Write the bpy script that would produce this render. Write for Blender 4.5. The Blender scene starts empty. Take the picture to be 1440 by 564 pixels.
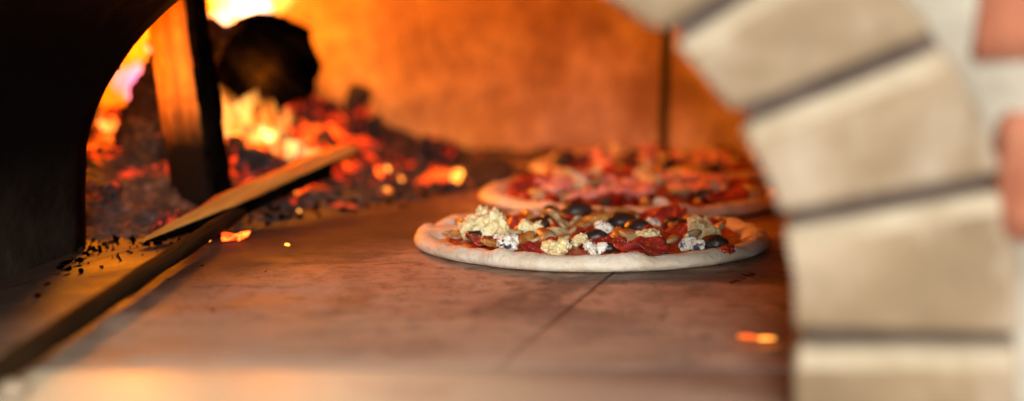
import bpy, bmesh, math, random
from mathutils import Vector, Matrix, Euler, noise
PI = math.pi
R = math.radians
scn = bpy.context.scene
col = scn.collection

# ------------------------------------------------------------------ camera, world, lights
CAMZ, PITCH, F = 0.21, R(7.9), 2000.0
cd = bpy.data.cameras.new('camera'); cam = bpy.data.objects.new('camera', cd); col.objects.link(cam)
cam.location = (0, 0, CAMZ); cam.rotation_euler = (PI/2 - PITCH, 0, 0)
cd.sensor_width = 36; cd.lens = 50; cd.clip_start = 0.02; cd.clip_end = 50
cd.dof.use_dof = True; cd.dof.focus_distance = 1.15; cd.dof.aperture_fstop = 1.8
scn.camera = cam
w = bpy.data.worlds.new('World'); scn.world = w; w.use_nodes = True
w.node_tree.nodes['Background'].inputs[0].default_value = (0.95, 0.97, 1.0, 1)
w.node_tree.nodes['Background'].inputs[1].default_value = 0.16
scn.view_settings.view_transform = 'Standard'; scn.view_settings.look = 'None'
scn.view_settings.exposure = 0; scn.view_settings.gamma = 1
scn.cycles.use_denoising = True
scn.cycles.max_bounces = 8
scn.cycles.sample_clamp_indirect = 6
scn.cycles.caustics_reflective = False; scn.cycles.caustics_refractive = False
scn.cycles.volume_bounces = 0

def area(name, loc, aim, size, power, color):
    l = bpy.data.lights.new(name, 'AREA'); l.shape = 'DISK'; l.size = size; l.energy = power; l.color = color
    o = bpy.data.objects.new(name, l); col.objects.link(o); o.location = loc
    o.rotation_euler = (Vector(aim) - Vector(loc)).to_track_quat('-Z', 'Y').to_euler(); return o
def point(name, loc, power, color, rad):
    l = bpy.data.lights.new(name, 'POINT'); l.energy = power; l.color = color; l.shadow_soft_size = rad
    o = bpy.data.objects.new(name, l); col.objects.link(o); o.location = loc; return o
area('room_light', (0.10, -1.0, 0.47), (0.0, 1.0, 0.05), 0.65, 60, (1.0, 0.95, 0.87))
area('facade_top_fill', (0.25, 0.15, 1.6), (0.1, 0.75, 0.1), 0.4, 19, (1.0, 0.95, 0.86))  # unseen overhead lamp, added to brighten the arch blocks from above
point('fire_light_back', (-0.44, 1.81, 0.28), 22.0, (1.0, 0.275, 0.004), 0.05)
point('fire_light_coals', (-0.30, 1.68, 0.125), 2.6, (1.0, 0.24, 0.005), 0.03)
fl = bpy.data.lights.new('log_fill_spot', 'SPOT'); fl.energy = 7.5; fl.color = (1.0, 0.27, 0.004); fl.spot_size = R(95); fl.spot_blend = 1; fl.shadow_soft_size = .02  # unseen spot behind the left jamb, added to light the logs
flo = bpy.data.objects.new('log_fill_spot', fl); col.objects.link(flo); flo.location = (-0.43, 1.262, 0.17)
flo.rotation_euler = (Vector((-0.28, 1.42, 0.13))-Vector(flo.location)).to_track_quat('-Z', 'Y').to_euler()

# ------------------------------------------------------------------ helpers
def at(px, py, Y=None, z=None):
    d = Vector(((px-720)/F, math.cos(PITCH), -math.sin(PITCH))) + Vector((0, math.sin(PITCH), math.cos(PITCH)))*(-(py-282)/F)
    t = Y/d.y if Y is not None else (z-CAMZ)/d.z
    return Vector((0, 0, CAMZ)) + d*t
def fbm(p, o=4, h=0.6):
    v = 0; a = 1; f = 1
    for _ in range(o):
        v += a*noise.noise(Vector(p)*f); a *= h; f *= 2.07
    return v
def link(name, me, mat=None, parent=None, smooth=True):
    o = bpy.data.objects.new(name, me); col.objects.link(o)
    if mat: me.materials.append(mat)
    if smooth:
        for p in me.polygons: p.use_smooth = True
    if parent: o.parent = parent
    return o
def mk(name, vs, fs, mat, parent=None, smooth=True):
    me = bpy.data.meshes.new(name); me.from_pydata([tuple(v) for v in vs], [], fs); me.update()
    return link(name, me, mat, parent, smooth)
def frombm(name, bm, mat, parent=None, smooth=True):
    me = bpy.data.meshes.new(name); bm.to_mesh(me); bm.free(); return link(name, me, mat, parent, smooth)
def tag(o, label=None, cat=None, group=None, kind=None):
    if label: o['label'] = label
    if cat: o['category'] = cat
    if group: o['group'] = group
    if kind: o['kind'] = kind
    return o
def empty(name, loc, label, cat, group=None):
    o = bpy.data.objects.new(name, None); col.objects.link(o); o.location = loc; o.empty_display_size = .02
    return tag(o, label, cat, group)

# ------------------------------------------------------------------ materials
class NM:
    def __init__(s, name):
        s.m = bpy.data.materials.new(name); s.m.use_nodes = True; s.t = s.m.node_tree; s.n = s.t.nodes; s.l = s.t.links
        s.b = s.n['Principled BSDF']; s.out = s.n['Material Output']; s.tc = s.n.new('ShaderNodeTexCoord')
    def co(s, scale=(1,1,1), rot=(0,0,0), loc=(0,0,0)):
        m = s.n.new('ShaderNodeMapping'); m.inputs['Scale'].default_value = scale; m.inputs['Rotation'].default_value = rot
        m.inputs['Location'].default_value = loc
        s.l.new(s.tc.outputs['Object'], m.inputs[0]); return m.outputs[0]
    def noise(s, scale, det=5, rough=.6, co=None, dist=0):
        x = s.n.new('ShaderNodeTexNoise'); x.inputs['Scale'].default_value = scale; x.inputs['Detail'].default_value = det
        x.inputs['Roughness'].default_value = rough; x.inputs['Distortion'].default_value = dist
        s.l.new(co if co else s.tc.outputs['Object'], x.inputs['Vector']); return x.outputs['Fac']
    def vor(s, scale, feat='F1', co=None, outp='Distance'):
        x = s.n.new('ShaderNodeTexVoronoi'); x.feature = feat; x.inputs['Scale'].default_value = scale
        s.l.new(co if co else s.tc.outputs['Object'], x.inputs['Vector']); return x.outputs[outp]
    def ramp(s, fac, stops, interp='LINEAR'):
        x = s.n.new('ShaderNodeValToRGB'); cr = x.color_ramp; cr.interpolation = interp
        while len(cr.elements) < len(stops): cr.elements.new(0.5)
        for e, (p, c) in zip(cr.elements, stops):
            e.position = p; e.color = (c[0], c[1], c[2], 1) if isinstance(c, (tuple, list)) else (c, c, c, 1)
        s.l.new(fac, x.inputs[0]); return x.outputs[0]
    def mix(s, fac, a, b, mode='MIX'):
        x = s.n.new('ShaderNodeMix'); x.data_type = 'RGBA'; x.blend_type = mode
        for i, v in ((0, fac), (6, a), (7, b)):
            if hasattr(v, 'is_linked'): s.l.new(v, x.inputs[i])
            elif i == 0: x.inputs[0].default_value = v
            else: x.inputs[i].default_value = (*v, 1)
        return x.outputs[2]
    def math(s, op, a, b=None, clamp=False):
        x = s.n.new('ShaderNodeMath'); x.operation = op; x.use_clamp = clamp
        for i, v in ((0, a), (1, b)):
            if v is None: continue
            if hasattr(v, 'is_linked'): s.l.new(v, x.inputs[i])
            else: x.inputs[i].default_value = v
        return x.outputs[0]
    def maprange(s, v, a, b, c=0, d=1):
        x = s.n.new('ShaderNodeMapRange'); x.interpolation_type = 'SMOOTHSTEP'
        x.inputs[1].default_value = a; x.inputs[2].default_value = b; x.inputs[3].default_value = c; x.inputs[4].default_value = d
        s.l.new(v, x.inputs[0]); return x.outputs[0]
    def sep(s):
        x = s.n.new('ShaderNodeSeparateXYZ'); s.l.new(s.tc.outputs['Object'], x.inputs[0]); return x.outputs
    def rnd(s):
        return s.n.new('ShaderNodeObjectInfo').outputs['Random']
    def setc(s, c):
        if hasattr(c, 'is_linked'): s.l.new(c, s.b.inputs['Base Color'])
        else: s.b.inputs['Base Color'].default_value = (*c, 1)
    def rough(s, v):
        if hasattr(v, 'is_linked'): s.l.new(v, s.b.inputs['Roughness'])
        else: s.b.inputs['Roughness'].default_value = v
    def bump(s, h, dist, strength=1):
        x = s.n.new('ShaderNodeBump'); x.inputs['Strength'].default_value = strength; x.inputs['Distance'].default_value = dist
        s.l.new(h, x.inputs['Height']); s.l.new(x.outputs[0], s.b.inputs['Normal'])
    def emit(s, c, st):
        s.l.new(c, s.b.inputs['Emission Color'])
        if hasattr(st, 'is_linked'): s.l.new(st, s.b.inputs['Emission Strength'])
        else: s.b.inputs['Emission Strength'].default_value = st

M = {}
# oven floor: fired clay with soot stains, flour dust, joints, painted shade
m = NM('hearth_clay')
big = m.noise(3.2, 4, .6, dist=.6); mid = m.noise(14, 6, .65, m.co((1, 1.05, 1)), .4); fine = m.noise(160, 4, .7)
c = m.ramp(mid, [(.3, (.30, .18, .125)), (.5, (.52, .335, .24)), (.7, (.66, .48, .37))])
soot = m.ramp(m.noise(7, 5, .62, m.co((1, .9, 1), (0, 0, .3), (2.3, .4, 0)), .8), [(.47, 0.0), (.58, 1.0)])
c = m.mix(m.math('MULTIPLY', soot, .7), c, (.075, .055, .05))
c = m.mix(m.ramp(big, [(.45, 0.0), (.7, .5)]), c, (.56, .38, .29))
ash = m.ramp(m.noise(38, 6, .75, m.co((.7, 1.3, 1), (0, 0, .5), (5, 2, 0))), [(.50, 0.0), (.68, .55)])
c = m.mix(ash, c, (.50, .42, .36))
c = m.mix(m.ramp(m.noise(55, 5, .75), [(.50, 0.0), (.66, .7)]), c, (.12, .075, .055))
speck = m.ramp(m.vor(95), [(.0, 1.0), (.10, 1.0), (.16, 0.0)])
c = m.mix(m.math('MULTIPLY', speck, m.ramp(m.noise(9, 2), [(.5, 0.0), (.6, .7)])), c, (.05, .04, .035))
x_, y_, z_ = m.sep()
wob = m.math('MULTIPLY', m.math('SUBTRACT', m.noise(20, 3), .5), .006)
u = m.math('ADD', m.math('ADD', m.math('MULTIPLY', x_, .958), m.math('MULTIPLY', y_, -.287)), wob)
u = m.math('ABSOLUTE', m.math('SUBTRACT', m.math('MODULO', m.math('ADD', u, 4.65), .42), .21))
v = m.math('ADD', m.math('ADD', m.math('MULTIPLY', x_, .287), m.math('MULTIPLY', y_, .958)), wob)
v = m.math('ABSOLUTE', m.math('SUBTRACT', m.math('MODULO', m.math('ADD', v, .24), .60), .30))
jd = m.math('MINIMUM', u, v)
groove = m.maprange(jd, .0006, .0021, 1, 0)
c = m.mix(m.math('MULTIPLY', groove, .7), c, (.035, .025, .02))
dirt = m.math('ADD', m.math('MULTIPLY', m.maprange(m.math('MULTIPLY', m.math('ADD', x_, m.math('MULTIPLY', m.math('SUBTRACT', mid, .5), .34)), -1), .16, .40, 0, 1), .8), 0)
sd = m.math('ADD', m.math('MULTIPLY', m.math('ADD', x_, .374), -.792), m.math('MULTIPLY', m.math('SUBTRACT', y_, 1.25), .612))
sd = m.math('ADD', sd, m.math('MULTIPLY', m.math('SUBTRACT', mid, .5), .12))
c = m.mix(m.math('MULTIPLY', m.maprange(sd, -.29, -.18, 0, .9), m.maprange(x_, -.12, .06, 1, 0)), c, (.045, .026, .022))  # cast shadow of log and ember heap painted into the floor colour
flour = m.math('MULTIPLY', m.maprange(m.math('ADD', y_, m.math('MULTIPLY', m.math('SUBTRACT', m.noise(8, 4), .5), .35)), .80, 1.02, 1, 0), .85)
flour = m.math('MULTIPLY', flour, m.maprange(x_, .0, .16, 1, .1))  # pale dust held back at right to paint in the arch's shade
c = m.mix(flour, c, (.58, .45, .34))
c = m.mix(m.math('MULTIPLY', m.maprange(x_, .06, .30, 0, .7), m.ramp(big, [(.35, .5), (.6, 1.0)])), c, (.16, .095, .07))  # right side darkened: the arch pillar's shade painted into the floor
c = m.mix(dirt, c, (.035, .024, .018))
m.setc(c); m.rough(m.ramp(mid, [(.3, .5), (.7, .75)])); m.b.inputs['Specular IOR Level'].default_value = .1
hgt = m.math('SUBTRACT', m.math('ADD', m.math('MULTIPLY', fine, .35), mid), m.math('MULTIPLY', groove, 1.5))
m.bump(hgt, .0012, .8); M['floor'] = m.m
# landing slab: pale polished stone
m = NM('landing_stone')
n1 = m.noise(9, 5, .6); x_, y_, z_ = m.sep()
xx = m.math('ADD', x_, m.math('MULTIPLY', m.math('SUBTRACT', n1, .5), .25))
c = m.mix(m.maprange(xx, -.12, .08, 0, 1), m.ramp(n1, [(.3, (.46, .37, .24)), (.6, (.62, .52, .36)), (.75, (.54, .38, .26))]), m.ramp(n1, [(.3, (.18, .12, .085)), (.6, (.30, .21, .16)), (.75, (.25, .165, .125))]))  # clay tone at right, darkened further in place of the arch's shade
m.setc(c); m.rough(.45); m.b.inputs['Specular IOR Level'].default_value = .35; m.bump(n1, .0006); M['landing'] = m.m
# dome
m = NM('dome_plaster')
n1 = m.noise(9, 8, .74, m.co((1, 1, .8)), .2); n2 = m.noise(45, 5, .7); n3 = m.noise(2.2, 2, .5)
c = m.ramp(n1, [(.34, (.26, .125, .025)), (.5, (.48, .265, .055)), (.64, (.66, .41, .11))])
c = m.mix(m.ramp(n3, [(.4, 0.0), (.62, .55)]), c, (.30, .17, .14))
c = m.mix(m.ramp(n2, [(.35, .55), (.55, 0.0)]), c, (.20, .09, .03))
x_, y_, z_ = m.sep()
rt = m.maprange(m.math('ADD', x_, m.math('MULTIPLY', m.math('SUBTRACT', n3, .5), .3)), -.05, .28, 0, .95)
c = m.mix(rt, c, m.ramp(n1, [(.36, (.15, .085, .08)), (.48, (.32, .23, .23)), (.58, (.56, .46, .47)), (.7, (.74, .66, .66))]))  # pinkish daylight and maroon dimness painted into the right of the wall
m.setc(c); m.rough(.85); m.bump(m.math('ADD', n1, m.math('MULTIPLY', n2, .5)), .006, .9); M['dome'] = m.m
# throat, soot
m = NM('sooty_plaster')
x_, y_, z_ = m.sep(); n1 = m.noise(18, 5, .65)
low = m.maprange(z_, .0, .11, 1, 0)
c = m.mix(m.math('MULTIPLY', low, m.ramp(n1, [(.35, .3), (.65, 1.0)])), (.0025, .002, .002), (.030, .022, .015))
m.setc(c); m.rough(.95); m.b.inputs['Specular IOR Level'].default_value = .04; m.bump(n1, .004); M['throat'] = m.m
# stone blocks
m = NM('sandstone')
n1 = m.noise(11, 5, .6); n2 = m.noise(120, 4, .7); n3 = m.noise(30, 3, .6, m.co((1, 1, .4)))
r = m.rnd()
c = m.ramp(n1, [(.3, (.135, .092, .05)), (.5, (.215, .152, .09)), (.72, (.36, .285, .205))])
c = m.mix(m.ramp(n3, [(.52, 0.0), (.68, .45)]), c, (.44, .39, .32))
c = m.mix(m.math('MULTIPLY', r, .25), c, (.30, .22, .13))
pit = m.ramp(m.vor(70), [(.0, 1.0), (.12, 1.0), (.2, 0.0)])
c = m.mix(m.math('MULTIPLY', pit, m.ramp(m.noise(14, 3), [(.5, 0.0), (.6, .5)])), c, (.16, .12, .08))
m.setc(c); m.rough(.88); m.bump(m.math('ADD', n1, m.math('MULTIPLY', n2, .4)), .003, .8); M['stone'] = m.m
m = NM('shaded_mortar'); n1 = m.noise(60, 4); m.setc(m.ramp(n1, [(.3, (.05, .035, .03)), (.7, (.10, .07, .06))])); m.rough(.95); m.bump(n1, .002); M['mortar'] = m.m  # joint mortar, its colour darkened to stand for shadow in the grooves
m = NM('white_mortar'); n1 = m.noise(22, 5, .65)
m.setc(m.ramp(n1, [(.3, (.38, .35, .28)), (.7, (.50, .465, .39))])); m.rough(.95); m.bump(n1, .006); M['white'] = m.m
m = NM('lit_arris_stone'); n1 = m.noise(30, 5, .65)  # pale band: light on the blocks' upper edges painted as a material
m.setc(m.ramp(n1, [(.3, (.26, .205, .13)), (.7, (.40, .34, .25))])); m.rough(.95); m.bump(n1, .003); M['lit_arris'] = m.m
m = NM('red_brick'); n1 = m.noise(26, 5, .65)
m.setc(m.ramp(n1, [(.3, (.26, .075, .035)), (.55, (.36, .125, .065)), (.75, (.45, .22, .13))])); m.rough(.9); m.bump(n1, .004); M['brick'] = m.m
# dough
m = NM('raw_dough'); n1 = m.noise(26, 4, .6); n2 = m.noise(180, 4, .7)
c = m.ramp(n1, [(.3, (.56, .45, .33)), (.5, (.68, .60, .48)), (.7, (.76, .71, .62))])
c = m.mix(m.ramp(m.noise(75, 5, .7), [(.54, 0.0), (.70, .5)]), c, (.54, .38, .22))
c = m.mix(m.ramp(m.noise(130, 4, .7, m.co((1, 1, 1), (0, 0, 0), (4, 1, 2))), [(.60, 0.0), (.72, .8)]), c, (.80, .78, .72))
m.setc(c); m.rough(.62); m.bump(m.math('ADD', n1, m.math('MULTIPLY', n2, .7)), .003, .9)
m.b.inputs['Subsurface Weight'].default_value = .06; m.b.inputs['Subsurface Radius'].default_value = (.006, .004, .002); m.b.inputs['Subsurface Scale'].default_value = .5; M['dough'] = m.m
m = NM('tomato_sauce'); n1 = m.noise(60, 5, .65); n2 = m.noise(22, 3)
c = m.ramp(n2, [(.35, (.24, .014, .006)), (.5, (.48, .04, .012)), (.66, (.62, .16, .03))])
m.setc(c); m.rough(.26); m.bump(n1, .003, .9); M['sauce'] = m.m
m = NM('blue_cheese'); n1 = m.noise(120, 4, .6); n2 = m.vor(85)
c = m.ramp(n1, [(.3, (.58, .40, .16)), (.5, (.78, .68, .38)), (.7, (.86, .80, .56))])
m.setc(c); m.rough(.5); m.bump(m.math('ADD', n1, n2), .0022, .9)
m.b.inputs['Subsurface Weight'].default_value = .15; m.b.inputs['Subsurface Radius'].default_value = (.005, .004, .002); m.b.inputs['Subsurface Scale'].default_value = .4; M['cheese'] = m.m
m = NM('veined_cheese'); n1 = m.noise(120, 4, .6); n2 = m.noise(75, 3, .6, dist=.6)
c = m.mix(m.ramp(n2, [(.50, 0.0), (.57, 1.0)]), (.80, .78, .70), (.045, .06, .085))
m.setc(c); m.rough(.45); m.bump(n1, .002, .9); M['veined'] = m.m
m = NM('black_olive'); n1 = m.noise(60, 3); m.setc(m.ramp(n1, [(.4, (.010, .007, .008)), (.7, (.045, .028, .025))])); m.rough(.42); m.bump(n1, .001); M['olive'] = m.m
m = NM('salami'); n2 = m.vor(260); n1 = m.noise(50, 3)
c = m.mix(m.ramp(n2, [(.16, 1.0), (.26, 0.0)]), m.ramp(n1, [(.35, (.20, .012, .012)), (.65, (.36, .04, .035))]), (.55, .22, .16))
m.setc(c); m.rough(.3); m.bump(n1, .001); M['salami'] = m.m
m = NM('ham'); n1 = m.noise(35, 4, .6); m.setc(m.ramp(n1, [(.3, (.64, .17, .14)), (.5, (.78, .36, .30)), (.7, (.86, .58, .50))])); m.rough(.38); m.bump(n1, .0015)
m.b.inputs['Subsurface Weight'].default_value = .1; m.b.inputs['Subsurface Scale'].default_value = .01; M['ham'] = m.m
m = NM('mushroom'); n1 = m.noise(90, 4, .6, m.co((1, 1, 3))); m.setc(m.ramp(n1, [(.3, (.22, .13, .05)), (.5, (.42, .30, .15)), (.7, (.60, .49, .30))])); m.rough(.45); m.bump(n1, .0015); M['mush'] = m.m
m = NM('browned_onion'); n1 = m.noise(80, 4); m.setc(m.ramp(n1, [(.3, (.28, .10, .02)), (.6, (.50, .26, .06)), (.75, (.60, .42, .18))])); m.rough(.35); m.bump(n1, .0015); M['onion'] = m.m
# wood
def wood(name, axis_scale, cols, charred=None, b=.003):
    m = NM(name); g = m.noise(1, 6, .7, m.co(axis_scale), .3); n = m.noise(7, 4, .6)
    c = m.ramp(g, [(.3, cols[0]), (.5, cols[1]), (.7, cols[2])])
    if name == 'split_wood':
        st = m.noise(1, 4, .7, m.co((12, 12, 75), (0, R(35), 0)))
        c = m.mix(m.ramp(st, [(.35, .5), (.62, 0.0)]), c, (.22, .10, .035))
    if charred:
        x_, y_, z_ = m.sep()
        q = m.math('ADD', {'x': x_, 'z': z_}[charred[0]], m.math('MULTIPLY', m.math('SUBTRACT', n, .5), .1))
        c = m.mix(m.maprange(q, charred[1], charred[2], 1, 0), c, (.004, .003, .0025))
    m.setc(c); m.rough(.9); m.b.inputs['Specular IOR Level'].default_value = .05; m.bump(m.math('ADD', g, m.math('MULTIPLY', n, .3)), b, .9); return m.m
M['split'] = wood('split_wood', (60, 60, 6), [(.13, .05, .012), (.32, .14, .033), (.54, .28, .075)], ('z', .05, .12))
M['split2'] = wood('split_wood_lying', (5, 60, 60), [(.28, .10, .016), (.44, .18, .034), (.58, .28, .065)])
M['bark'] = wood('bark', (55, 55, 14), [(.012, .009, .007), (.035, .022, .014), (.12, .07, .04)], None, .012)
M['pole'] = wood('pole_wood', (4, 70, 70), [(.010, .006, .003), (.022, .012, .005), (.05, .026, .009)], None, .0015)
m = NM('char'); n1 = m.noise(30, 5, .7); n2 = m.vor(38)
m.setc(m.ramp(n1, [(.35, (.001, .001, .001)), (.7, (.005, .004, .0035))])); m.rough(.95); m.b.inputs['Specular IOR Level'].default_value = .0; m.bump(m.math('ADD', n1, n2), .008, 1)
M['char'] = m.m
def ember(name, bias, k, sc=1.7, base=(.012, .010, .009)):
    m = NM(name); co = m.co(); n = m.noise(sc, 5, .68, dist=.8); r = m.rnd()
    e = m.math('ADD', n, m.math('MULTIPLY', m.math('SUBTRACT', r, .5), .16))
    e = m.math('ADD', e, bias)
    cl = m.ramp(e, [(.44, (0, 0, 0)), (.50, (.25, .006, .0)), (.58, (.9, .035, .001)), (.70, (1.0, .11, .006)), (.86, (1.0, .42, .06))])
    ash = m.ramp(m.noise(3.5, 4, .7), [(.5, base), (.68, (.09, .07, .065))])
    m.setc(ash); m.rough(.9); m.emit(cl, k); m.bump(m.math('ADD', n, m.vor(3)), .25, .6); return m.m
M['ember_hot'] = ember('glowing_coal', .13, 4.5)
M['ember_mid'] = ember('smouldering_coal', -.035, 2.0)
M['ember_dark'] = ember('black_coal', -.09, 1.3)
M['ember_solid'] = ember('bright_ember', .16, 2.0)
M['ember_spark'] = ember('spark_ember', .30, 4.0)
# ash bed: coal and ash, hotter at its heart
m = NM('ash_bed'); n = m.noise(32, 5, .65, dist=.9); x_, y_, z_ = m.sep()
dx = m.math('ADD', x_, .40); dy = m.math('SUBTRACT', y_, 1.72)
d2 = m.math('ADD', m.math('MULTIPLY', m.math('MULTIPLY', dx, dx), 1.0), m.math('MULTIPLY', dy, dy))
hot = m.maprange(d2, .0, .11, .13, -.16)
e = m.math('ADD', n, hot)
cl = m.ramp(e, [(.46, (0, 0, 0)), (.52, (.22, .006, .0)), (.60, (.9, .04, .001)), (.74, (1.0, .15, .01)), (.9, (1.0, .55, .12))])
m.setc(m.ramp(m.noise(70, 5, .7), [(.4, (.014, .010, .009)), (.55, (.045, .032, .028)), (.7, (.15, .115, .10))])); m.rough(.95); m.emit(cl, 2.4)
m.bump(m.math('ADD', n, m.noise(120, 4)), .006); M['bed'] = m.m
m = NM('black_iron'); m.setc((.004, .004, .004)); m.rough(.8); M['iron'] = m.m
m = NM('pale_metal'); m.setc((.55, .53, .50)); m.b.inputs['Metallic'].default_value = .9; m.rough(.35); M['steel'] = m.m
def flame_mat(name, stops, k, sc=30, thr=(.38, .62)):
    m = NM(name); m.n.remove(m.b)
    n = m.noise(1, 3, .6, m.co((sc, sc, sc*.35)), 1.2)
    e = m.n.new('ShaderNodeEmission'); m.l.new(m.ramp(n, stops), e.inputs[0])
    m.l.new(m.math('MULTIPLY', m.maprange(n, thr[0], thr[1], 0, 1), k), e.inputs[1])
    m.l.new(e.outputs[0], m.out.inputs['Volume']); return m.m
M['fl_yellow'] = flame_mat('yellow_flame', [(.35, (1, .26, .03)), (.5, (1, .55, .12)), (.7, (1, .82, .42))], 190)
M['fl_white'] = flame_mat('white_flame', [(.35, (1, .55, .30)), (.5, (1, .74, .45)), (.7, (1, .88, .72))], 90, 22, (.25, .6))
M['fl_orange'] = flame_mat('orange_flame', [(.35, (1, .10, .006)), (.5, (1, .24, .02)), (.7, (1, .52, .12))], 95, 42)
M['fl_violet'] = flame_mat('violet_flame', [(.35, (.14, .06, .7)), (.5, (.2, .1, 1)), (.7, (.5, .3, 1))], 70, 30, (.3, .6))

# ------------------------------------------------------------------ setting: oven floor, landing
def grid(name, x0, x1, y0, y1, z, nx, ny, mat, amp=0.0):
    vs = []; fs = []
    for j in range(ny+1):
        for i in range(nx+1):
            x = x0+(x1-x0)*i/nx; y = y0+(y1-y0)*j/ny
            vs.append((x, y, z+amp*fbm((x*9, y*9, 0), 4)))
    for j in range(ny):
        for i in range(nx):
            a = j*(nx+1)+i; fs.append((a, a+1, a+nx+2, a+nx+1))
    return mk(name, vs, fs, mat)
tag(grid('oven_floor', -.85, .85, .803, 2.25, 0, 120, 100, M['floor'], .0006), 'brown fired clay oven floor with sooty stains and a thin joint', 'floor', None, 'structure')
def slab(name, x0, x1, y0, y1, z0, z1, mat, parent=None, bev=.003):
    bm = bmesh.new(); bmesh.ops.create_cube(bm, size=1)
    for v in bm.verts: v.co = Vector(((x0+x1)/2+v.co.x*(x1-x0), (y0+y1)/2+v.co.y*(y1-y0), (z0+z1)/2+v.co.z*(z1-z0)))
    bmesh.ops.bevel(bm, geom=bm.edges[:], offset=bev, segments=2, affect='EDGES', profile=.6)
    return frombm(name, bm, mat, parent, False)
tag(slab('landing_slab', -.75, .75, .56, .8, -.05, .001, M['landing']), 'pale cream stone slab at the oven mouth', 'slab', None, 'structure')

# ------------------------------------------------------------------ the oven
oven = empty('brick_oven', (0, .7, 0), 'wood fired oven with pale stone block arch, sooty throat and dome glowing orange', 'oven')
def under(o):
    o.parent = oven; o.matrix_parent_inverse = Matrix.Translation((0, -.7, 0)); return o
AX, AA, AB, AZ = -.103, .245, .207, .05
BX, BA, BB = -.060, .308, .234
def arch_pts(cx, a, b, z0, n=40, floor=-.01):
    pts = [(cx-a, floor), (cx-a, floor+(z0-floor)*.5)]
    for i in range(n+1):
        t = PI - PI*i/n; pts.append((cx+a*math.cos(t), z0+b*math.sin(t)))
    pts += [(cx+a, floor+(z0-floor)*.5), (cx+a, floor)]
    return pts
# throat
vs = []; fs = []; NJ = 16
for j in range(NJ+1):
    k = j/NJ; y = .798+k*(1.214-.798)
    g = k; AX0 = AX+.024
    P = arch_pts(AX0+(BX-AX0)*g, AA+.004+(BA-AA-.004)*g, AB+.004+(BB-AB-.004)*g, AZ)
    for (x, z) in P:
        if x < AX0: x -= (AX0-x)*.40*(1-k)
        q = .004*fbm((x*12, y*12, z*12), 3); vs.append((x+q, y, z+q))
n = len(P)
for j in range(NJ):
    for i in range(n-1):
        a = j*n+i; fs.append((a, a+1, a+n+1, a+n))
# inner flange round the mouth, facing the chamber
base = NJ*n
prev = [base+i for i in range(n)]
for s in (1.15, 1.4, 1.8):
    cur = []
    for i in range(n):
        x, y, z = vs[base+i]; cur.append(len(vs)); vs.append((BX+(x-BX)*s, 1.2145, z*s if z > 0 else z))
    for i in range(n-1): fs.append((prev[i], prev[i+1], cur[i+1], cur[i]))
    prev = cur
under(mk('throat_wall', vs, fs, M['throat']))
# dome
vs = []; fs = []; NA, NV = 160, 44
for j in range(NV+1):
    a = (PI/2)*j/NV
    r = math.cos(a)**.45 if j < NV else 0.0
    z = -.01+.46*math.sin(a)**.9
    for i in range(NA):
        t = 2*PI*i/NA; q = 1+.012*fbm((math.cos(t)*3, math.sin(t)*3, z*8), 4)
        x = .76*r*math.cos(t)*q; y = 1.61+.45*r*math.sin(t)*q
        vs.append((x, max(y, 1.2175), z))
for j in range(NV):
    for i in range(NA):
        f = (j*NA+i, j*NA+(i+1) % NA, (j+1)*NA+(i+1) % NA, (j+1)*NA+i)
        hole = False
        for q in f:
            x, y, z = vs[q]
            if y < 1.22 and ((x-BX)/(BA*1.12))**2+(max(0, z-AZ)/(BB*1.12))**2 < 1: hole = True
        if not hole: fs.append(f)
under(mk('dome', vs, fs, M['dome']))
# arch blocks
def direction(t): return R(.72*t+.28*t*(t/90)**3)
def joint(t):      # inner and outer point of the arch at parameter angle t in degrees
    s = 1
    if t > 90: t = 180-t; s = -1
    i = Vector((AA*math.cos(R(t)), AB*math.sin(R(t)))); d = direction(t)
    o = i+Vector((math.cos(d), math.sin(d)))*max(.094, .060+.054*math.cos(R(t)))
    g = 1.40 if s < 0 else 1
    return Vector((AX+s*i.x*g, AZ+i.y)), Vector((AX+s*(o.x+i.x*(g-1)), AZ+o.y))
def block(t0, t1):
    bm = bmesh.new(); NS = 4; GAP = .0040
    ins, outs = [], []
    for k in range(NS+1):
        a, b = joint(t0+(t1-t0)*k/NS); ins.append(a); outs.append(b)
    def shift(p, q, sgn):
        d = (q-p).normalized(); nn = Vector((-d.y, d.x))*sgn*GAP; return p+nn, q+nn
    ins[0], outs[0] = shift(ins[0], outs[0], 1); ins[-1], outs[-1] = shift(ins[-1], outs[-1], -1)
    loop = ins+outs[::-1]
    return loop
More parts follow.
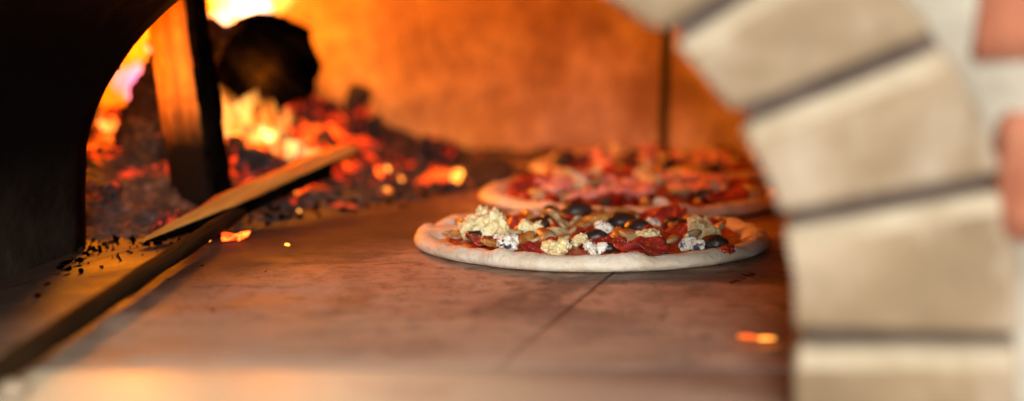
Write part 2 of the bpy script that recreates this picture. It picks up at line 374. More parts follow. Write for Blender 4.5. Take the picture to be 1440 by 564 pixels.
def block_mesh(loop, y0, y1, seed, label=None):
    bm = bmesh.new()
    f = [bm.verts.new((p.x, y0, p.y)) for p in loop]; b = [bm.verts.new((p.x, y1, p.y)) for p in loop]
    bm.faces.new(f); bm.faces.new(b[::-1]); L = len(loop)
    for i in range(L): bm.faces.new((f[i], b[i], b[(i+1) % L], f[(i+1) % L]))
    bmesh.ops.recalc_face_normals(bm, faces=bm.faces[:])
    def radial(e): return all(abs(v.co.y-y0) < 1e-5 for v in e.verts) and e.calc_length() > .08
    rad = sorted([e for e in bm.edges if radial(e)], key=lambda e: -sum(v.co.z for v in e.verts))
    if rad:
        res = bmesh.ops.bevel(bm, geom=rad[:1], offset=.0115, segments=5, affect='EDGES', profile=.5)
        for f in res['faces']: f.material_index = 1  # upper bevel takes the painted highlight
    bmesh.ops.bevel(bm, geom=[e for e in bm.edges if radial(e) and e in rad[1:]], offset=.005, segments=4, affect='EDGES', profile=.45)
    bmesh.ops.bevel(bm, geom=[e for e in bm.edges if e.calc_face_angle(0) > R(35)], offset=.0035, segments=3, affect='EDGES', profile=.5)
    rr = random.Random(seed)
    off = Vector((rr.random()*9, rr.random()*9, 0))
    for v in bm.verts: v.co += Vector((1, 1, 1))*.0016*fbm(v.co*30+off, 3)
    for v in bm.verts: v.co.x += (v.co.y-.70)*.20
    o = frombm('arch_block', bm, M['stone']); o.data.materials.append(M['lit_arris']); return under(o)
ts = [-2, 14.6, 29.7, 43.5, 58, 74, 90, 106, 122, 136.5, 150.3, 165.4, 182]
for k in range(len(ts)-1): block_mesh(block(ts[k], ts[k+1]), .70+.0007*(k % 3), .797, k)
for s in (1, -1):
    for z0, z1 in ((.002, AZ-.0120), (-.11, -.0535)):
        g = 1.40 if s < 0 else 1; xs = (AX+s*AA*g, AX+s*(AA*g+.114))
        lp = [Vector((xs[0], z0)), Vector((xs[1], z0)), Vector((xs[1], z1)), Vector((xs[0], z1))]
        block_mesh(lp if s > 0 else lp[::-1], .70, .797, 50+int(z1*1000))
# recessed mortar bed behind the blocks, white mortar outside and bricks
def ring(name, t_in, t_out, y0, y1, mat):
    ins = []; outs = []
    for k in range(61):
        a, b = joint(180-3*k); d = (b-a).normalized(); ins.append(a+d*t_in); outs.append(a+d*t_out)
    ins = [Vector((ins[0].x, -.02))]+ins+[Vector((ins[-1].x, -.02))]; outs = [Vector((outs[0].x, -.02))]+outs+[Vector((outs[-1].x, -.02))]
    vs = []; fs = []; L = len(ins)
    for y in (y0, y1):
        vs += [(p.x+(y-.70)*.2, y, p.y) for p in ins]+[(p.x+(y-.70)*.2, y, p.y) for p in outs]
    for i in range(L-1):
        fs += [(i, i+1, L+i+1, L+i), (2*L+i, 3*L+i, 3*L+i+1, 2*L+i+1), (i, 2*L+i, 2*L+i+1, i+1), (L+i, L+i+1, 3*L+i+1, 3*L+i)]
    return under(mk(name, vs, fs, mat, None, False))
ring('mortar_bed', .006, .128, .720, .794, M['mortar'])
# facade: white mortar sheet from the arch outline outwards, gently uneven
ins = []
for k in range(61):
    a, b = joint(180-3*k); d = (b-a).normalized(); ins.append(b+d*.003)
ins = [Vector((ins[0].x, -.3))]+ins+[Vector((ins[-1].x, -.3))]
vs = []; fs = []; L = len(ins); C0 = Vector((AX, .02)); NR = 26
for k in range(NR+1):
    for p in ins:
        d = p-C0; q = p+Vector((d.x, max(d.y, 0)))*(k/NR)*3.2
        vs.append((q.x, .7035+.0045*fbm((q.x*25, q.y*25, 3), 3)+(.012 if k == 0 else 0), q.y))
for k in range(NR):
    for i in range(L-1):
        a = k*L+i; fs.append((a, a+L, a+L+1, a+1))
nb = len(vs)
for i in range(L): x, y, z = vs[i]; vs.append((x, .8, z))
for i in range(L-1): fs.append((i, i+1, nb+i+1, nb+i))
under(mk('front_wall', vs, fs, M['white']))
# red bricks bedded in the white mortar
bm = bmesh.new(); rr = random.Random(4)
def brick(x0, x1, z0, z1):
    t = bmesh.new(); bmesh.ops.create_cube(t, size=1)
    for v in t.verts: v.co = Vector(((x0+x1)/2+v.co.x*(x1-x0), .712+v.co.y*.03, (z0+z1)/2+v.co.z*(z1-z0)))
    bmesh.ops.bevel(t, geom=t.edges[:], offset=.003, segments=2, affect='EDGES')
    bmesh.ops.subdivide_edges(t, edges=[e for e in t.edges if e.calc_length() > .02], cuts=4, use_grid_fill=True)
    s = rr.random()*9
    for v in t.verts: v.co += Vector((.0022, .0012, .0022))*fbm(v.co*35+Vector((s, 0, 0)), 3)
    me = bpy.data.meshes.new('tmp'); t.to_mesh(me); t.free(); bm.from_mesh(me); bpy.data.meshes.remove(me)
brick(.2285, .37, .182, .245); brick(.244, .385, .093, .156)
for row in range(-2, 10):
    z0 = .0095+row*.0865-.0027
    for kx in range(-6, 8):
        x0 = .272+kx*.165+(.0825 if row % 2 else 0); x1 = x0+.14
        if row in (1, 2) and x0 < .40 and x1 > .2: continue
        ok = True
        for xx in (x0, x1, (x0+x1)/2):
            for zz in (z0, z0+.06):
                if ((xx-AX)/(AA+.13))**2+(max(0, zz-AZ)/(AB+.15))**2 < 1: ok = False
        if ok: brick(x0, x1, z0, z0+.0615)
under(frombm('red_brickwork', bm, M['brick']))

# ------------------------------------------------------------------ pizzas
def spot_local(root, px, py, z=.012):
    p = at(px, py, z=z); return Vector((p.x-root.location.x, p.y-root.location.y, 0))
def make_crust(root, rx, ry, seed, rim=.017, lobes=()):
    rr = random.Random(seed); off = Vector((seed*3.1, seed*1.7, 0))
    NA, prof = 220, []
    # (radial fraction, height)
    base = [(0, .0055), (.2, .0055), (.4, .0055), (.6, .0055), (.72, .0055), (.80, .006), (.835, .0085), (.865, .0125), (.895, .0155), (.93, .017), (.96, .0160), (.985, .0125), (1.0, .0078), (.995, .0035), (.975, .0010), (.93, .0002)]
    vs = [(0, 0, .0055)]; fs = []
    for k, (r, z) in enumerate(base[1:]):
        for i in range(NA):
            t = 2*PI*i/NA; c, s = math.cos(t), math.sin(t)
            wob = 1+.022*fbm((c*1.3+off.x, s*1.3+off.y, .3), 3)
            if r < .93 and r > .7: wob += .03*fbm((c*4+off.x, s*4, 2), 3)*(1 if z > .006 else .6)
            h = z/.017*rim if z > .0056 else z
            if z > .006: h *= 1+.28*fbm((c*3.2+off.y, s*3.2+off.x, 1), 3)
            x, y = rx*r*wob*c, ry*r*wob*s
            h += .0015*fbm((x*48+off.x, y*48, 0), 4)*(1 if z > .003 else 0)
            for (lx, ly, lr, lh) in lobes:
                d = math.hypot(x-lx, y-ly)/lr
                if d < 1 and r < .95: h = max(h, .0055+lh*(1-d*d)**.7)
            vs.append((x, y, max(h, .0001)))
    for i in range(NA): fs.append((0, 1+i, 1+(i+1) % NA))
    for k in range(len(base)-2):
        for i in range(NA):
            a = 1+k*NA; b = a+NA; fs.append((a+i, b+i, b+(i+1) % NA, a+(i+1) % NA))
    return mk('crust', vs, fs, M['dough'], root)
def make_sauce(root, rx, ry, seed):
    NA, NR = 140, 26; vs = [(0, 0, .0095)]; fs = []
    for k in range(1, NR+1):
        q = k/NR
        for i in range(NA):
            t = 2*PI*i/NA; c, s = math.cos(t), math.sin(t)
            w = 1+.05*fbm((c*4+seed, s*4, 5), 4)
            x, y = rx*q*w*c, ry*q*w*s
            z = .0088+.0016*fbm((x*70+seed, y*70, 0), 3)-(.004 if k == NR else 0)
            vs.append((x, y, z))
    for i in range(NA): fs.append((0, 1+i, 1+(i+1) % NA))
    for k in range(NR-1):
        a = 1+k*NA; b = a+NA
        for i in range(NA): fs.append((a+i, b+i, b+(i+1) % NA, a+(i+1) % NA))
    return mk('sauce', vs, fs, M['sauce'], root)
def blobmesh(name, size, seed, amp, freq, sub=4, cells=0):
    bm = bmesh.new(); bmesh.ops.create_icosphere(bm, subdivisions=sub, radius=1); o = Vector((seed*2.3, seed*5.1, seed*.7))
    for v in bm.verts:
        d = v.co.normalized(); q = 1+amp*fbm(d*freq+o, 4)
        if cells: q += cells*(.5-noise.voronoi(d*freq*1.3+o)[0][0])
        v.co = Vector((d.x*size[0]*q, d.y*size[1]*q, d.z*size[2]*q))
    me = bpy.data.meshes.new(name); bm.to_mesh(me); bm.free(); return me
def put(name, me, mat, root, p, rot=(0,0,0)):
    o = link(name, me, mat, root); o.location = p; o.rotation_euler = rot; return o
def sheet(name, w, h, th, seed, curl, ripple, mat, root, p, rot):
    """wavy slice with rounded outline and real thickness"""
    N, K = 36, 8; top = []; vs = []; fs = []
    def zf(x, y): return curl*((x/w)**2*1.0-(y/h)**2*.4)+ripple*fbm((x/w*1.6+seed, y/h*1.6, 0), 2)
    for s in (1, -1):
        b = len(vs); vs.append((0, 0, zf(0, 0)+s*th/2))
        for k in range(1, K+1):
            q = k/K; e = 1 if k < K else .25
            for i in range(N):
                t = 2*PI*i/N; wv = 1+.10*fbm((math.cos(t)*1.5+seed, math.sin(t)*1.5, 4), 3)
                x, y = w*q*wv*math.cos(t), h*q*wv*math.sin(t); vs.append((x, y, zf(x, y)+s*e*th/2))
        for i in range(N):
            f = (b, b+1+i, b+1+(i+1) % N); fs.append(f if s > 0 else f[::-1])
        for k in range(K-1):
            for i in range(N):
                a = b+1+k*N; c = a+N; f = (a+i, c+i, c+(i+1) % N, a+(i+1) % N); fs.append(f if s > 0 else f[::-1])
    T = 1+(K-1)*N; B = (1+K*N)+1+(K-1)*N
    for i in range(N): fs.append((T+i, B+i, B+(i+1) % N, T+(i+1) % N))
    o = mk(name, vs, fs, mat, root); o.location = p; o.rotation_euler = rot; return o
def olive_ring(root, p, r, rot):
    vs = []; fs = []; NA, NB = 28, 12
    for i in range(NA):
        t = 2*PI*i/NA
        for j in range(NB):
            q = 2*PI*j/NB; rad = r*.66+r*.36*math.cos(q); z = r*.42*math.sin(q)
            vs.append((rad*math.cos(t), rad*math.sin(t)*.9, z))
    for i in range(NA):
        for j in range(NB):
            fs.append((i*NB+j, ((i+1) % NA)*NB+j, ((i+1) % NA)*NB+(j+1) % NB, i*NB+(j+1) % NB))
    o = mk('olive_slice', vs, fs, M['olive'], root); o.location = p; o.rotation_euler = rot; return o
def mushroom(root, p, s, rot):
    out = [(-.12, -1), (.12, -1), (.16, -.45), (.2, -.05), (.62, -.22), (.95, -.05), (.9, .3), (.6, .68), (.2, .86), (-.2, .86), (-.6, .68), (-.9, .3), (-.95, -.05), (-.62, -.22), (-.2, -.05), (-.16, -.45)]
    bm = bmesh.new(); th = .13
    def c(x, y): return .18*x*x-.12*y*y
    f = [bm.verts.new((x*s, y*s, (c(x, y)+th)*s)) for x, y in out]; b = [bm.verts.new((x*s, y*s, (c(x, y)-th)*s)) for x, y in out]
    ft = bm.verts.new((0, .25*s, (th+.02)*s)); fb = bm.verts.new((0, .25*s, -th*s)); L = len(out)
    for i in range(L):
        j = (i+1) % L; bm.faces.new((ft, f[i], f[j])); bm.faces.new((fb, b[j], b[i])); bm.faces.new((f[i], b[i], b[j], f[j]))
    bmesh.ops.recalc_face_normals(bm, faces=bm.faces[:])
    bmesh.ops.bevel(bm, geom=[e for e in bm.edges if e.calc_face_angle(0) > 1], offset=.05*s, segments=2, affect='EDGES')
    o = frombm('mushroom_slice', bm, M['mush'], root); o.location = p; o.rotation_euler = rot; return o
def topping(root, kind, p, s, rr, z=None):
    zz = .0115 if z is None else z
    L = Vector((p.x, p.y, zz)); a = rr.random()*6.28
    sd = rr.randint(1, 999)
    if kind in ('cheese', 'veined'):
        bm = bmesh.new(); n = max(5, int(s*1000*.9))
        for q in range(n):
            me = blobmesh('t', [s*rr.uniform(.26, .58) for _ in range(3)], sd+q, .42, 1.9, 4)
            e = Euler((rr.random()*6, rr.random()*6, rr.random()*6)).to_matrix().to_4x4()
            t = rr.random()*6.28; d = s*.72*math.sqrt(rr.random())
            me.transform(Matrix.Translation((d*math.cos(t), d*math.sin(t)*.85, s*rr.uniform(.05, .75)*(1-d/s*.6)))@e); bm.from_mesh(me); bpy.data.meshes.remove(me)
        o = frombm('cheese_chunk', bm, M['cheese' if kind == 'cheese' else 'veined'], root); o.location = L; o.rotation_euler = (0, 0, a)
    elif kind == 'olive':
        olive_ring(root, L+Vector((0, 0, s*.35)), s, (rr.uniform(-.6, .6), rr.uniform(-.6, .6), a))
    elif kind == 'halfolive':
        put('olive_slice', blobmesh('olive_slice', (s*1.15, s*.85, s*.72), sd, .08, 1.5, 4), M['olive'], root, L+Vector((0, 0, s*.35)), (rr.uniform(-.3, .3), 0, rr.uniform(-.5, .5)))
    elif kind == 'salami':
        sheet('salami_slice', s, s*.85, .0022, sd, s*.22, s*.22, M['salami'], root, L+Vector((0, 0, s*.12)), (rr.uniform(.0, .3), rr.uniform(-.2, .2), a*.2))
    elif kind == 'ham':
        sheet('ham_fold', s, s*.7, .0030, sd, s*.12, s*.26, M['ham'], root, L+Vector((0, 0, s*.25)), (rr.uniform(-.1, .2), rr.uniform(-.15, .15), a))
    elif kind == 'mush':
        mushroom(root, L+Vector((0, 0, s*.25)), s, (rr.uniform(.1, .9), rr.uniform(-.5, .5), a))
    elif kind == 'mushup':
        mushroom(root, L+Vector((0, 0, s*.38)), s*.85, (.75, .35, 1.2))
    elif kind == 'onion':
        put('onion_piece', blobmesh('onion_piece', (s*1.5, s*.5, s*.4), sd, .4, 1.8, 4), M['onion'], root, L+Vector((0, 0, s*.2)), (rr.uniform(-.4, .4), rr.uniform(-.4, .4), a))
    elif kind == 'lump':
        put('sauce_lump', blobmesh('sauce_lump', (s, s*.8, s*.5), sd, .35, 1.8, 4), M['sauce'], root, L, (0, 0, a))
def pizza(c, rx, ry, seed, label, recipe, hero=(), filler=(), lobes=(), ban=None):
    root = empty('pizza', (c[0], c[1], .0015), label, 'pizza'); rr = random.Random(seed)
    make_crust(root, rx, ry, seed, .0128, lobes); make_sauce(root, rx*.86, ry*.86, seed)
    used = []
    for kind, px, py, s in hero:
        p = spot_local(root, px, py); used.append((p.x, p.y, s*.8)); topping(root, kind, p, s*(1.05 if kind == 'cheese' else 1), rr)
    for kind, cnt, s0, s1 in recipe:
        for _ in range(cnt):
            for _try in range(40):
                t = rr.random()*6.28; q = math.sqrt(rr.random())*(.66 if kind == 'ham' else .80); x, y = rx*q*math.cos(t), ry*q*math.sin(t); s = rr.uniform(s0, s1)
                if all(math.hypot(x-a, y-b) > (s+g)*.72 for a, b, g in used): break
            else: continue
            used.append((x, y, s*.7)); topping(root, kind, Vector((x, y, 0)), s, rr)
    return root
hero = [('cheese', 686, 331, .0215), ('cheese', 664, 328, .012), ('cheese', 745, 330, .011), ('veined', 717, 348, .0105), ('veined', 703, 340, .007), ('cheese', 778, 355, .011), ('cheese', 792, 352, .007),
        ('mushup', 787, 326, .021), ('halfolive', 811, 305, .0125), ('mush', 762, 342, .014), ('halfolive', 757, 322, .009), ('onion', 740, 341, .010),
        ('veined', 853, 330, .011), ('halfolive', 874, 320, .012), ('halfolive', 897, 327, .0105), ('onion', 868, 338, .011), ('cheese', 912, 343, .0115), ('mush', 884, 344, .013), ('veined', 838, 356, .009), ('cheese', 815, 344, .008),
        ('salami', 918, 313, .026), ('salami', 948, 334, .020), ('salami', 902, 356, .026), ('salami', 760, 354, .018), ('salami', 835, 330, .017), ('halfolive', 962, 322, .0075), ('halfolive', 946, 318, .007),
        ('cheese', 984, 332, .0145), ('cheese', 1001, 336, .009), ('veined', 972, 350, .0105), ('veined', 990, 348, .009), ('halfolive', 1005, 350, .010), ('veined', 917, 320, .008),
        ('halfolive', 838, 340, .009), ('onion', 830, 318, .013), ('lump', 890, 357, .012), ('lump', 655, 330, .010), ('lump', 1020, 352, .009), ('onion', 720, 320, .010)]
pizza((.070, 1.226), .155, .140, 3, 'front pizza with raw white rim, crumbled blue cheese, black olives and salami',
      [('salami', 6, .014, .019), ('olive', 3, .006, .009), ('onion', 18, .006, .011), ('mush', 12, .009, .014), ('cheese', 7, .004, .008), ('salami', 4, .012, .016), ('lump', 18, .005, .010), ('halfolive', 3, .004, .007)],
      hero, lobes=((-.122, .005, .03, .010),))
pizza((.130, 1.505), .165, .150, 8, 'middle pizza with pink ham folds, just behind the cheese topped one',
      [('cheese', 5, .010, .016), ('ham', 14, .018, .030), ('salami', 8, .018, .026), ('veined', 4, .008, .012), ('mush', 8, .010, .016), ('halfolive', 8, .006, .010), ('onion', 14, .007, .012), ('lump', 14, .007, .012), ('cheese', 9, .007, .013)])
pizza((.186, 1.765), .163, .145, 14, 'rearmost pizza with ham and dark olives, nearest the back wall',
      [('ham', 12, .016, .026), ('cheese', 6, .008, .013), ('mush', 12, .012, .018), ('halfolive', 14, .009, .014), ('onion', 10, .008, .013), ('lump', 12, .008, .013), ('salami', 5, .016, .022)])

# ------------------------------------------------------------------ fire bed
def bedh(x, y):
    s = (x+.374)*-.792+(y-1.25)*.612+.030
    s2 = (y-1.265)
    s = min(s, s2*1.6)
    q = max(0, min(1, (s+.01)/.30)); h = .064*(q*q*(3-2*q))
    rt = max(0, min(1, (-.07-x)/.20)); h *= rt*rt*(3-2*rt)*.92+.08*min(1, rt*6)
    return h+(.011*fbm((x*22, y*22, 0), 4)+.006*abs(fbm((x*60, y*60, 2), 3)) if s > -.06 else -.01)*max(0, min(1, (s+.05)/.05))-.004*(1-max(0, min(1, (s+.05)/.05)))
vs = []; fs = []; NX, NY = 170, 170
for j in range(NY+1):
    for i in range(NX+1):
        x = -.70+.76*i/NX; y = 1.225+.80*j/NY; vs.append((x, y, bedh(x, y)-.001))
for j in range(NY):
    for i in range(NX):
        a = j*(NX+1)+i; f = (a, a+1, a+NX+2, a+NX+1)
        if max(vs[q][2] for q in f) > -.004: fs.append(f)
tag(mk('ash_bed', vs, fs, M['bed']), 'heap of grey ash and smouldering charcoal at the left of the oven', 'ash bed', None, 'stuff')

def chunk(seed, sub=2):
    rr = random.Random(seed); bm = bmesh.new()
    for _ in range(11):
        v = Vector((rr.uniform(-1, 1), rr.uniform(-.75, .75), rr.uniform(-.6, .6))); bm.verts.new(v)
    r = bmesh.ops.convex_hull(bm, input=bm.verts[:]); bmesh.ops.delete(bm, geom=[v for v in bm.verts if not v.link_faces], context='VERTS')
    bmesh.ops.bevel(bm, geom=bm.edges[:], offset=.07, segments=1, affect='EDGES')
    bmesh.ops.triangulate(bm, faces=bm.faces[:])
    bmesh.ops.subdivide_edges(bm, edges=bm.edges[:], cuts=3, use_grid_fill=True)
    for v in bm.verts: v.co += v.co.normalized()*.10*fbm(v.co*2.5+Vector((seed, 0, 0)), 4)
    me = bpy.data.meshes.new('coal'); bm.to_mesh(me); bm.free(); return me
protos = [chunk(k+20) for k in range(9)]
pm = {}
def coal_mesh(k, mat):
    if (k, mat) not in pm:
        me = protos[k].copy(); me.materials.append(M[mat])
        for p in me.polygons: p.use_smooth = True
        pm[(k, mat)] = me
    return pm[(k, mat)]
rr = random.Random(77)
GL = {'ember_hot': ('glowing yellow and orange coal in the heart of the ember heap', 'glowing coals in the ember heap'),
      'ember_mid': ('black coal with red glowing cracks in the ember heap', 'smouldering coals in the ember heap'),
      'ember_dark': ('dull black charcoal lump in the ember heap', 'black charcoal lumps in the ember heap')}
def coal(p, s, mat, label=None, cat='coal', rot=None, group=None, sc=(1, 1, 1), name='coal', k=None):
    o = bpy.data.objects.new(name, coal_mesh(rr.randint(0, 8) if k is None else k, mat)); col.objects.link(o)
    o.location = p; o.scale = (s*sc[0], s*sc[1], s*sc[2]); o.rotation_euler = rot or (rr.random()*6, rr.random()*6, rr.random()*6)
    tag(o, label or GL[mat][0], cat, group if label else GL[mat][1]); return o
cnt = 0
while cnt < 245:
    x = rr.uniform(-.62, .0); y = rr.uniform(1.28, 1.98); h = bedh(x, y)
    if h < .004 or x > -.07: continue
    hx, hy = x+.42, y-1.66; heat = math.exp(-(hx*hx+hy*hy)/.024)
    v = rr.random()
    mat = 'ember_hot' if v < .50*heat+.02 else 'ember_mid' if v < .85*heat+.09 else 'ember_dark'
    s = .0045+.015*rr.random()**2
    if mat == 'ember_dark' and rr.random() < .28: s = rr.uniform(.020, .032)
    if y < 1.40: s *= .7
    coal(Vector((x, y, h+s*.25)), s, mat); cnt += 1
# singled-out coals and embers
coal(at(366, 234, Y=1.50), .031, 'ember_dark', 'block of black cracked coal just right of the upright split log', rot=(.2, .1, .5), sc=(1.15, .9, 1.0))
coal(at(205, 300, Y=1.36), .024, 'ember_mid', 'glowing grey crusted coal in the ash just left of the lying log', rot=(.1, .2, .3), sc=(1.2, .9, .55))
coal(at(180, 255, Y=1.48), .022, 'ember_mid', 'round ashy coal below the leaning burnt log', rot=(.4, .2, 1), sc=(1, 1, .8))
coal(at(610, 247, Y=1.66), .026, 'ember_solid', 'long glowing orange ember at the right tip of the heap', cat='ember', rot=(.1, .05, -.1), sc=(1.25, .6, .62), name='ember')
coal(at(643, 252, Y=1.64), .012, 'ember_spark', 'bright orange knob at the end of the long ember', cat='ember', name='ember')
for px, py, Y, s, mt, lb in ((545, 237, 1.66, .0045, 'ember_spark', 'tiny yellow spark on dark coals, upper of two'), (566, 251, 1.64, .0045, 'ember_spark', 'tiny orange spark on dark coals, lower of two'),
                             (546, 274, 1.56, .013, 'ember_solid', 'small red orange ember at the front right of the heap'), (424, 270, 1.50, .016, 'ember_solid', 'red ember lump below the lying log'),
                             (421, 297, 1.43, .0025, 'ember_spark', 'pinpoint yellow spark on the ash below the lying log'), (470, 208, 1.75, .014, 'ember_mid', 'red glowing ember behind the tip of the lying log'),
                             (503, 222, 1.72, .014, 'ember_mid', 'red glowing ember on top of the heap behind its dark right side')):
    coal(at(px, py, Y=Y), s, mt, lb, cat='ember', name='ember')
for px, py, s, mt, lb in ((322, 337, .0085, 'ember_hot', 'left of two glowing embers touching on the oven floor'), (341, 334, .0085, 'ember_hot', 'right of two glowing embers touching on the oven floor'),
                          (291, 340, .0040, 'ember_spark', 'small spark on the floor beside the lower edge of the pole'), (405, 345, .0032, 'ember_spark', 'lone yellow spark on bare floor between fire and front pizza'),
                          (1056, 477, .0080, 'ember_solid', 'orange ember flake on the floor near the stone arch, left one'), (1077, 479, .0055, 'ember_spark', 'bright orange ember bit on the floor near the stone arch, right one')):
    p = at(px, py, z=.004); sc = (1.1, .9, .35) if px > 1000 else (1, .8, .9)
    coal(p+Vector((0, 0, s*.2)), s, mt, lb, cat='ember', name='ember', sc=sc, rot=(0, 0, .4))
# charred crumbs on the floor
k = 0
for px, py, s in [(100, 372, .008), (88, 378, .007), (112, 368, .006), (118, 358, .004), (96, 380, .005), (66, 402, .004), (52, 418, .004), (130, 352, .005), (1050, 388, .0035), (1058, 386, .003), (1036, 396, .003), (1028, 398, .0025), (1043, 392, .0025),
                  (299, 437, .0022), (236, 393, .0018), (374, 382, .002), (283, 374, .0018), (932, 448, .002), (1012, 372, .0018), (640, 392, .0014)]:
    p = at(px, py, z=.002)
    near = 'black charcoal crumb on the floor beside the sooty left wall' if px < 140 else 'thin black char flake on the floor in front of the front pizza' if px > 1020 else 'tiny dark crumb on the open oven floor'
    coal(p+Vector((0, 0, .0012 if px < 140 else .0003)), s, 'char', near, cat='crumb', name='charcoal_crumb', group=('crumbs by the left wall' if px < 140 else 'char flakes by the front pizza' if px > 1020 else 'crumbs on the open floor'),
         sc=(1, .8, .6) if px < 140 else (1.6, .7, .35), rot=(0, 0, rr.random()*3))
crumb_group = 'crumbs and grit in front of the ash'
for _ in range(120):
    t = rr.random(); x = -.37+.31*t+rr.gauss(0, .02); y = 1.22+.40*t+rr.gauss(0, .022)-.02
    if x > -.02: continue
    coal(Vector((x, y, max(.001, bedh(x, y)+.001))), rr.uniform(.0015, .005), 'char', 'small dark crumb at the edge of the ash heap', cat='crumb', name='charcoal_crumb', group=crumb_group)

for _ in range(70):
    y = 1.245-abs(rr.gauss(0, .055)); x = -.375+abs(rr.gauss(0, .035))+(1.245-y)*.03
    coal(Vector((x, y, .001)), .0012+.0045*rr.random()**3, rr.choice(('bark', 'char', 'bark')), 'fine ash crumb on the floor along the sooty left wall', cat='crumb', name='ash_crumb', group='ash crumbs along the left wall', sc=(1, .8, .6))

# ------------------------------------------------------------------ logs
def prism_log(name, sect, length, mat, seed, parent=None, n=46, amp=.003, axis='z', taper=None, freq=16):
    """a bar with section SECT along z (or x), rough along its length"""
    L = len(sect); S = []
    for i in range(L):      # densify the section
        a, b = Vector(sect[i]), Vector(sect[(i+1) % L])
        for q in range(6): S.append(a.lerp(b, q/6))
    L = len(S); vs = []; fs = []
    for k in range(n+1):
        q = k/n; tp = taper(q) if taper else 1
        for p in S:
            d = amp*fbm((p.x*freq*3+seed, p.y*freq*3, q*length*freq), 4); e = p.normalized()*d
            co = (p.x*tp+e.x, p.y*tp+e.y, q*length+(amp*2.5*fbm((p.x*60, p.y*60, seed), 3) if k in (0, n) else 0))
            vs.append(co if axis == 'z' else (co[2], co[0], co[1]))
    for k in range(n):
        for i in range(L):
            a = k*L+i; b = k*L+(i+1) % L; fs.append((a, b, b+L, a+L))
    fs.append(tuple(range(L))[::-1]); fs.append(tuple(n*L+i for i in range(L)))
    o = mk(name, vs, fs, mat, parent, True)
    return o
# upright split log
b = at(284, 285, Y=1.42)
up = empty('split_log', (b.x, b.y, b.z), 'tall pale split log standing upright in front of the fire', 'log')
prism_log('split_wood', [(-.029, -.006), (-.010, -.022), (.016, -.022), (.020, .012), (-.016, .022)], .36, M['split'], 2, up, 60, .0035)
prism_log('bark', [(.0155, -.0222), (.021, -.020), (.030, -.004), (.028, .012), (.0205, .0125)], .36, M['char'], 5, up, 60, .004)
up.rotation_euler = (R(-2), R(-6.5), R(-6))
# lying split log: from lower left to upper right
a = at(203, 338, Y=1.215); c = at(492, 212, Y=1.50)
d = c-a
ly = empty('split_log', a, 'pale split log lying slantwise, propped between the oven floor and the embers', 'log')
prism_log('split_wood', [(-.015, .003), (-.005, .011), (.010, .008), (.013, -.003), (0, -.008)], d.length, M['split2'], 9, ly, 60, .0025, 'x', lambda q: .18+.95*min(1, q/.34) if q < .34 else 1.13-.35*(q-.34))
prism_log('bark', [(-.0142, .002), (0, -.0095), (.0135, -.004), (.008, -.015), (-.006, -.015)], d.length*.86, M['char'], 11, ly, 60, .0025, 'x', lambda q: .25+.75*min(1, q/.3))
ly.rotation_euler = d.to_track_quat('X', 'Z').to_euler()
# leaning burnt log behind the upright one
a = at(182, 262, Y=1.50); c = at(268, 62, Y=1.60); d = c-a
lg = empty('burnt_log', a, 'burnt bark covered log leaning behind the upright split log', 'log')
circ = lambda r, n=9, sq=1: [(r*math.cos(2*PI*i/n), r*sq*math.sin(2*PI*i/n)) for i in range(n)]
prism_log('charred_wood', circ(.036, 9, .8), d.length*1.1, M['bark'], 21, lg, 70, .013, 'x', None, 26)
lg.rotation_euler = d.to_track_quat('X', 'Z').to_euler()
# big charred log at the back
a = at(380, 86, Y=1.70); c = Vector((a.x-.10, 1.98, a.z-.03)); d = c-a
bg = empty('charred_log', a, 'thick black charred log with its round end facing out above the flames', 'log')
prism_log('charred_wood', circ(.066, 20, .88), d.length, M['char'], 31, bg, 40, .008, 'x', lambda q: .90+.10*min(1, q/.08), 12)
bg.rotation_euler = d.to_track_quat('X', 'Z').to_euler()
# pole
a = at(-30, 541, Y=.725); c = at(338, 296, Y=1.335); d = c-a
po = empty('wooden_pole', a, 'long dark wooden pole reaching in from the lower left to the lying log', 'pole')
prism_log('shaft', circ(.0072, 12), d.length, M['pole'], 41, po, 60, .0008, 'x')
po.rotation_euler = d.to_track_quat('X', 'Z').to_euler()
# pale stub at the landing
p = at(20, 556, Y=.735)
kb = put('latch_knob', blobmesh('latch_knob', (.0085, .007, .005), 3, .12, 1.5, 4), M['stone'], None, (p.x, p.y, .007))
tag(kb, 'small rounded pale stone bit at the lower left corner of the landing slab', 'pebble'); kb.name = 'pale_pebble'
# rod
p0 = at(932, 222, Y=1.93); p1 = at(938, 30, Y=1.935)
rd = empty('iron_rod', (p0.x, p0.y, p0.z), 'thin black iron rod upright against the back wall above the pizzas', 'rod')
dd = p1-p0
o = prism_log('shaft', circ(.0066, 10), .32, M['iron'], 1, rd, 10, .0001); rd.rotation_euler = dd.to_track_quat('Z', 'Y').to_euler()
put('tip', blobmesh('tip', (.011, .010, .012), 5, .05, 1, 3), M['iron'], rd, (0, 0, -.006))

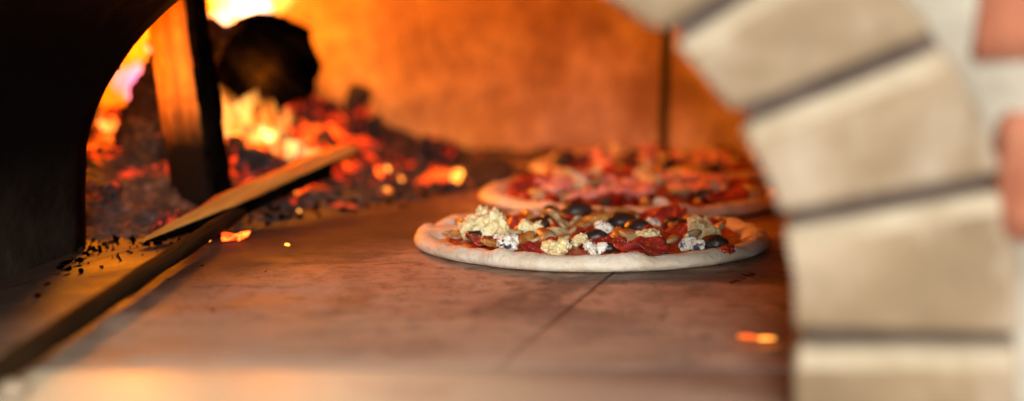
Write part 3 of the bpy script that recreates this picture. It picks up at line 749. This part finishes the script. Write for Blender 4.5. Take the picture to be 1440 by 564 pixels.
# ------------------------------------------------------------------ flames
def flame(tongues, mat, label):
    bm = bmesh.new()
    for (p, h, r, lean, sd) in tongues:
        N, K = 18, 22; rings = []
        for k in range(K+1):
            q = k/K; rad = r*(math.sin(PI*min(1, q*1.15+.12))**.8 if q*1.15+.12 < 1 else 0)*(1-q*.35)
            rad = max(rad, r*.02); cx = lean*h*q*q+.22*r*math.sin(q*7+sd); cy = .2*r*math.cos(q*6+sd)
            rings.append([bm.verts.new((p.x+cx+rad*math.cos(2*PI*i/N)*(1+.25*fbm((math.cos(2*PI*i/N)+sd, math.sin(2*PI*i/N), q*3), 2)), p.y+cy+rad*.8*math.sin(2*PI*i/N), p.z+h*q)) for i in range(N)])
        for k in range(K):
            for i in range(N): bm.faces.new((rings[k][i], rings[k][(i+1) % N], rings[k+1][(i+1) % N], rings[k+1][i]))
        bm.faces.new(rings[0][::-1]); bm.faces.new(rings[-1])
    o = frombm('flame', bm, mat); tag(o, label, 'flame'); return o
flame([(at(330, 40, Y=1.84), .10, .030, .1, 1), (at(360, 30, Y=1.90), .10, .030, -.1, 2), (at(312, 62, Y=1.82), .09, .022, .2, 3)], M['fl_white'], 'white hot flame rising behind the thick charred log')
flame([(at(224, 78, Y=1.78), .06, .016, .2, 4)], M['fl_white'], 'pale flame between the black arch edge and the upright log')
flame([(at(188, 150, Y=1.70), .075, .015, .3, 6), (at(172, 135, Y=1.72), .05, .012, .3, 8)], M['fl_violet'], 'violet flame licking up behind the leaning burnt log')
flame([(at(345, 40, Y=1.93), .12, .04, .2, 42), (at(385, 20, Y=1.94), .10, .03, .2, 43)], M['fl_orange'], 'orange fringe of flame above the charred log against the back wall')
flame([(at(150, 235, Y=1.62), .075, .022, .1, 9), (at(135, 245, Y=1.64), .09, .020, .1, 10), (at(180, 225, Y=1.66), .08, .02, .2, 22)], M['fl_orange'], 'orange flame low behind the sooty left edge of the mouth')
flame([(at(322, 212, Y=1.60), .085, .026, -.1, 13), (at(348, 200, Y=1.61), .080, .024, .2, 14), (at(375, 198, Y=1.62), .070, .024, -.1, 15), (at(396, 190, Y=1.63), .045, .016, .2, 16), (at(310, 180, Y=1.66), .07, .02, 0, 36)], M['fl_orange'], 'orange flames filling the gap between upright log and charred log')
flame([(at(405, 228, Y=1.60), .045, .020, -.6, 17), (at(430, 222, Y=1.60), .022, .014, -.3, 18), (at(388, 215, Y=1.61), .045, .014, -.5, 19)], M['fl_yellow'], 'bright yellow flame at the foot of the charred log')
flame([(at(318, 225, Y=1.56), .05, .014, .1, 20)], M['fl_yellow'], 'small yellow flame beside the dark edge of the upright log')
